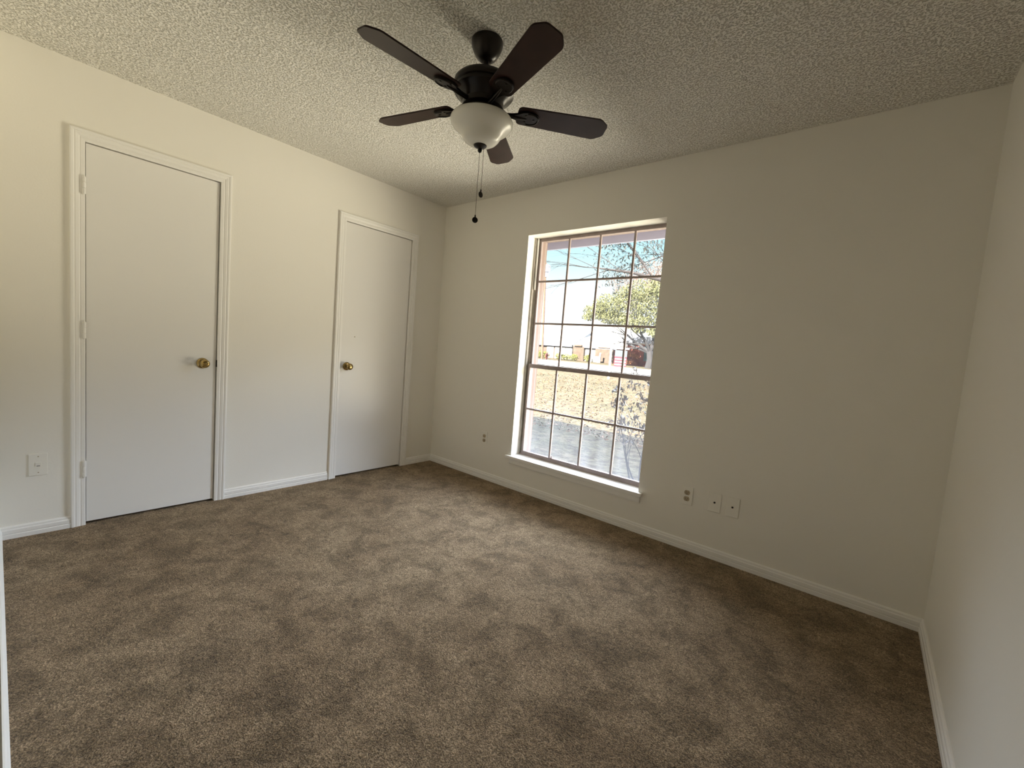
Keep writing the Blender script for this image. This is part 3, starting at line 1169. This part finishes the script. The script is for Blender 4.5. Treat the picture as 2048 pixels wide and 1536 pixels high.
# tree in the front yard: its limbs reach across the upper panes
ft = empty('yard_tree', (0.7, 10.5, gz(10.5)))
tag(ft, 'front yard tree whose bare and leafy limbs cross the upper panes', 'tree')
mb = MB()
mb.tube([(0, 0, -0.2), (-0.1, 0, 1.6), (-0.2, 0, 3.0)], [0.30, 0.24, 0.20], n=10)
mb.build('trunk', M['bark'], ft, smooth=True)
mb = MB()
rnd = random.Random(21)
tips = []
mb.tube([(-0.2, 0, 2.9), (-1.8, -0.2, 3.6), (-3.6, -0.3, 4.1), (-5.0, -0.2, 4.35)], [0.11, 0.075, 0.045, 0.022], n=8)
mb.tube([(-0.2, 0, 2.9), (-1.2, 0.2, 4.2), (-2.8, 0.3, 5.4)], [0.12, 0.08, 0.05], n=8)
for (b_, d, ln, rr) in (((-5.0, -0.2, 4.35), (-1, 0, 0.10), 2.4, 0.014), ((-4.4, -0.25, 4.25), (-1, 0.1, -0.16), 2.6, 0.013), ((-5.0, -0.2, 4.35), (-1, 0, 0.45), 2.2, 0.013),
                        ((-3.9, -0.3, 4.15), (-1, -0.1, 0.5), 2.2, 0.014), ((-4.2, -0.3, 4.2), (-1, 0.1, 0.25), 3.2, 0.014)):
    limbs(mb, b_, d, ln, rr, 2, rnd, spread=0.45)
for (b_, d, ln) in (((-2.8, 0.3, 5.4), (-1, 0, -0.05), 1.9), ((-3.3, 0, 4.3), (-0.7, 0, 0.8), 1.5), ((-2.2, 0.25, 4.9), (-0.8, 0.1, -0.2), 1.6), ((-1.8, -0.2, 3.6), (-0.7, 0, 0.7), 1.8), ((-3.0, -0.3, 4.0), (-0.6, 0, 0.7), 1.5)):
    limbs(mb, b_, d, ln, 0.028, 2, rnd, tips=tips)
mb.build('branches', M['twig'], ft)
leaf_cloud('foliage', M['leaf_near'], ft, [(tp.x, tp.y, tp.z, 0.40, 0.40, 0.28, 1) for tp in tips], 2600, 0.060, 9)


# clipped hedges in front of the house opposite
def hedge(label, x0, x1, y, h, depth, seed, name='hedge', cat='hedge', group=None):
    o = empty(name, ((x0 + x1) / 2, y, gz(y)))
    tag(o, label, cat, group)
    L = (x1 - x0) / 2
    nb = max(1, int(L * 2 / 0.8))
    bl = [(-L + (k + 0.5) * 2 * L / nb, 0, h * 0.52, L / nb * 1.25, depth / 2, h * 0.50, 1) for k in range(nb)]
    leaf_cloud('foliage', M['leaf_hedge'], o, bl, int(520 * nb), 0.085, seed)
    mb = MB()
    for k in range(nb):
        x = -L + (k + 0.5) * 2 * L / nb
        MB().tube([(x, 0, -0.05), (x + 0.05, 0, h * 0.7)], 0.02, n=6).build('stem', M['twig'], o)
    return o


hedge('long yellow green hedge section behind the red hydrant', -28.2, -25.6, 38.3, 0.82, 0.9, 11, group='hedges before the house opposite')
hedge('long clipped yellow green hedge right of the hydrant', -24.75, -21.9, 38.5, 0.74, 0.9, 12, group='hedges before the house opposite')
hedge('small round yellow green shrub past the right end of the hedges', -21.2, -20.55, 39.0, 0.80, 0.8, 13, name='round_shrub', cat='shrub')

sh = empty('leafy_shrub', (-16.55, 39.3, gz(39.3)))
tag(sh, 'orange leaved shrub against the red brick wall of the house opposite', 'shrub')
leaf_cloud('foliage', M['leaf_orange'], sh, [(-0.5, 0, 0.5, 0.6, 0.4, 0.5, 2), (0.3, 0, 1.15, 0.75, 0.4, 0.28, 2), (0.4, 0, 0.4, 0.7, 0.4, 0.35, 1.4), (1.1, 0, 0.95, 0.4, 0.4, 0.25, 1)], 800, 0.085, 15)
mb = MB()
for q in range(6):
    mb.tube([(-0.3 + q * 0.14, 0, -0.05), (-0.7 + q * 0.32, 0, 0.9)], 0.015, n=5)
mb.build('stems', M['twig'], sh)

# bush just outside the window, right edge
bs = empty('garden_bush', (1.22, 2.3, -0.35))
tag(bs, 'sparse leggy bush with small leaves just outside the lower panes', 'bush')
mb = MB()
rnd = random.Random(30)
tips = []
for (dx, d, ln) in ((-0.12, (-0.30, 0.1, 1.0), 0.72), (0.0, (-0.12, 0, 1), 0.80), (0.10, (-0.05, 0.1, 1), 0.70), (0.2, (0.2, 0, 1), 0.8), (-0.05, (-0.45, 0, 0.9), 0.55), (0.14, (0.1, 0.2, 1), 0.9)):
    limbs(mb, (dx, 0, -0.03), d, ln, 0.012, 1, rnd, tips=tips, spread=0.6)
mb.build('stems', M['twig'], bs)
leaf_cloud('foliage', M['leaf_bush'], bs, [(tp.x, tp.y, tp.z, 0.085, 0.085, 0.07, 1) for tp in tips[::2]], 620, 0.030, 31, aspect=0.9)

# dry leaves on the lawn
rnd = random.Random(77)
verts, faces = [], []
for _ in range(9000):
    y = 4.2 + 14 * rnd.random() ** 1.5
    x = rnd.uniform(-11, 1.6 - 0.12 * y)
    s = rnd.uniform(0.02, 0.042)
    q = Euler((rnd.uniform(-0.7, 0.7), rnd.uniform(-0.7, 0.7), rnd.uniform(0, 6.3))).to_matrix()
    b0 = len(verts)
    for (a, b) in ((-1, 0), (-0.2, -0.55), (1, 0), (-0.2, 0.55)):
        verts.append(tuple(Vector((x, y, gz(y) + 0.035)) + q @ Vector((a * s, b * s, 0))))
    faces.append((b0, b0 + 1, b0 + 2, b0 + 3))
me = bpy.data.meshes.new('fallen_leaves')
me.from_pydata(verts, [], faces)
me.materials.append(M['litter'])
fl = bpy.data.objects.new('fallen_leaves', me)
C.objects.link(fl)
tag(fl, 'dry tan leaves scattered over the sunny front lawn', 'leaves', kind='stuff')

# ------------------------------------------------------------------ house opposite
HYF = 40.6
ho = empty('house', (-24.5, HYF, gz(HYF)))
tag(ho, 'long low house across the street with pale roof and brick walls', 'house')
g0 = gz(HYF)


def hx(x):
    return x + 24.5


mb = MB().box((hx(-36), 0, -0.3), (hx(-18.4), 0.3, 2.03 - g0))
mb.build('facade_wall', M['grey_brick'], ho)
mb = MB().box((hx(-36.3), -0.31, 1.90 - g0), (hx(-18.2), -0.25, 2.03 - g0))
mb.build('fascia_board', M['fascia'], ho)
v = [(hx(-36.4), -0.32, 2.02 - g0), (hx(-17.15), -0.32, 2.02 - g0), (hx(-19.6), 5.5, 4.75 - g0), (hx(-33), 5.5, 4.75 - g0)]
mb = MB()
lo = [mb.bm.verts.new(p) for p in v]
hi = [mb.bm.verts.new((p[0], p[1] + 0.02, p[2] + 0.10)) for p in v]
back = [mb.bm.verts.new(p) for p in ((hx(-36.4), 11.5, 2.02 - g0), (hx(-17.15), 11.5, 2.02 - g0))]
mb.bm.faces.new(lo)
mb.bm.faces.new(hi[::-1])
for i in range(4):
    mb.bm.faces.new((lo[i], lo[(i + 1) % 4], hi[(i + 1) % 4], hi[i]))
mb.bm.faces.new((hi[3], hi[2], back[1], back[0]))
mb.bm.faces.new((hi[2], hi[1], back[1]))
mb.bm.faces.new((hi[0], hi[3], back[0]))
mb.build('roof', M['roof_pale'], ho)
for (xa, xb) in ((-27.55, -26.55), (-26.35, -23.75), (-22.15, -20.75)):
    d_ = MB()
    d_.box((hx(xa), -0.05, 0.02), (hx(xb), 0.02, 1.78 - g0), bevel=0.01)
    for q in range(4):
        zq = 0.15 + q * 0.30
        d_.box((hx(xa) + 0.06, -0.065, zq), (hx(xb) - 0.06, -0.045, zq + 0.24), bevel=0.008)
    d_.build('garage_door', M['white_ext'], ho)
mb = MB().box((hx(-23.75), -0.35, -0.2), (hx(-22.2), 0.05, 2.02 - g0)).box((hx(-23.45), -0.5, 2.02 - g0), (hx(-22.45), 0.1, 2.20 - g0), bevel=0.02)
mb.build('brick_chimney', M['grey_brick'], ho)
mb = MB().box((hx(-20.75), -0.30, -0.2), (hx(-18.55), 0.0, 2.00 - g0)).box((hx(-20.4), -0.4, 2.00 - g0), (hx(-18.5), 0.05, 2.10 - g0), bevel=0.02)
mb.build('brick_panel', M['grey_brick'], ho)
mb = MB().box((hx(-17.0), -0.30, -0.3), (hx(-14.3), 0.3, 2.70 - g0)).box((hx(-18.55), -0.12, -0.3), (hx(-17.0), 0.3, 2.00 - g0))
mb.build('brick_wing', M['brick_red'], ho)
mb = MB().box((hx(-17.05), -0.36, 2.64 - g0), (hx(-14.2), -0.302, 2.75 - g0))
mb.build('wing_trim', M['white_ext'], ho)
v = [(hx(-17.4), -0.7, 2.76 - g0), (hx(-15.7), -0.7, 3.42 - g0), (hx(-12.4), -0.7, 3.42 - g0), (hx(-12.4), -0.7, 2.76 - g0)]
mb = MB()
lo = [mb.bm.verts.new(p) for p in v]
hi = [mb.bm.verts.new((p[0], p[1] + 4.0, p[2])) for p in v]
mb.bm.faces.new(lo)
mb.bm.faces.new(hi[::-1])
for i in range(4):
    mb.bm.faces.new((lo[i], lo[(i + 1) % 4], hi[(i + 1) % 4], hi[i]))
mb.build('wing_gable', M['fascia'], ho)
mb = MB().box((hx(-15.05), -0.36, 0.95 - g0), (hx(-14.50), -0.302, 2.55 - g0), bevel=0.01)
mb.build('wing_window', M['teal'], ho)
mb = MB().box((hx(-17.22), -0.50, -0.2), (hx(-17.06), -0.34, 2.72 - g0), bevel=0.01)
mb.build('porch_post', M['white_ext'], ho)

# white gate with a ball topped post beside the garage
gt = empty('garden_gate', (-20.2, 39.6, gz(39.6)))
tag(gt, 'low white gate with a ball topped post before the brick panel', 'gate')
mb = MB()
for q in range(6):
    mb.box((-0.50 + q * 0.155, -0.02, 0.0), (-0.36 + q * 0.155, 0.02, 0.66), bevel=0.01)
mb.box((-0.5, 0.02, 0.15), (0.42, 0.05, 0.22)).box((-0.5, 0.02, 0.48), (0.42, 0.05, 0.55))
mb.build('picket_panel', M['white_ext'], gt)
mb = MB().box((0.42, -0.07, -0.05), (0.58, 0.07, 0.86), bevel=0.01).lathe([(0, 0.86), (0.05, 0.87), (0.09, 0.93), (0.10, 0.98), (0.08, 1.04), (0, 1.08)], centre=(0.50, 0, 0), n=16)
mb.build('gate_post', M['white_ext'], gt)

# utility pole, hydrant, yard sign
up_ = empty('utility_pole', (-24.1, 34.95, gz(34.95)))
tag(up_, 'brown wooden utility pole at the kerb near the hydrant', 'pole')
mb = MB().tube([(0, 0, -0.2), (-0.22, 0, 4.0), (-0.55, 0, 10.25)], [0.13, 0.115, 0.09], n=12)
mb.build('pole', M['pole'], up_, smooth=True)
mb = MB().lathe([(0, 0.0), (0.17, 0.0), (0.17, 0.52), (0.30, 0.54), (0.31, 1.15), (0.20, 1.27), (0, 1.32)], centre=(-0.27, -0.05, 8.72), n=20)
mb.build('transformer', M['fascia'], up_, smooth=True)
mb = MB().tube([(-0.12, 0, 2.2), (-1.6, 0.3, 0.0)], 0.012, n=6)
mb.build('guy_wire', M['twig'], up_)

hy = empty('fire_hydrant', (-24.2, 35.95, gz(35.95)))
tag(hy, 'red fire hydrant standing in front of the yellow green hedge', 'fire hydrant')
mb = MB().lathe([(0, -0.05), (0.17, -0.05), (0.17, 0.03), (0.12, 0.05), (0.115, 0.48), (0.15, 0.50), (0.15, 0.54), (0.13, 0.56)], n=20)
mb.build('barrel', M['hydrant'], hy, smooth=True)
mb = MB().lathe([(0.135, 0.55), (0.12, 0.62), (0.08, 0.67), (0.035, 0.69), (0.03, 0.75), (0, 0.75)], n=20)
mb.build('bonnet', M['hydrant'], hy, smooth=True)
for s in (1, -1):
    mb = MB().lathe([(0.055, 0.0), (0.055, 0.17), (0.07, 0.17), (0.07, 0.22), (0.03, 0.23), (0, 0.23)], mtx=Matrix.Translation((0, 0, 0.44)) @ Matrix.Rotation(s * PI / 2, 4, 'Y'), n=14)
    mb.build('hose_outlet', M['hydrant'], hy, smooth=True)
mb = MB().lathe([(0.07, 0.0), (0.07, 0.15), (0.09, 0.15), (0.09, 0.20), (0, 0.21)], mtx=Matrix.Translation((0, 0, 0.36)) @ Matrix.Rotation(PI / 2, 4, 'X'), n=14)
mb.build('pumper_outlet', M['hydrant'], hy, smooth=True)

ys = empty('yard_sign', (-7.8, 18.82, gz(18.82)), 0.35)
tag(ys, 'white yard sign post with a hanging red and blue panel on the lawn', 'sign')
mb = MB().box((-0.05, -0.05, -0.1), (0.05, 0.05, 1.88), bevel=0.006).lathe([(0.072, 1.88), (0.0, 1.97)], n=4)
mb.build('post', M['white_ext'], ys)
mb = MB().box((0.05, -0.04, 1.66), (0.95, 0.04, 1.75), bevel=0.006)
mb.build('arm', M['white_ext'], ys)
mb = MB().box((0.22, -0.012, 0.72), (0.86, 0.012, 1.25), bevel=0.004)
pn = mb.build('red_panel', M['sign_red'], ys)
mb = MB().box((0.22, -0.012, 1.26), (0.86, 0.012, 1.60), bevel=0.004)
mb.build('blue_panel', M['sign_blue'], ys)
mb = MB()
for q in range(3):
    mb.box((0.25, -0.016, 0.80 + q * 0.15), (0.83, 0.016, 0.86 + q * 0.15))
mb.build('white_stripes', M['white_ext'], pn)
for x in (0.30, 0.78):
    MB().tube([(x, 0, 1.60), (x, 0, 1.67)], 0.008, n=6).build('hanger', M['chain'], ys)
for e_ in [o for o in C.objects if o.type == 'EMPTY']:
    e_.empty_display_size = 0.05
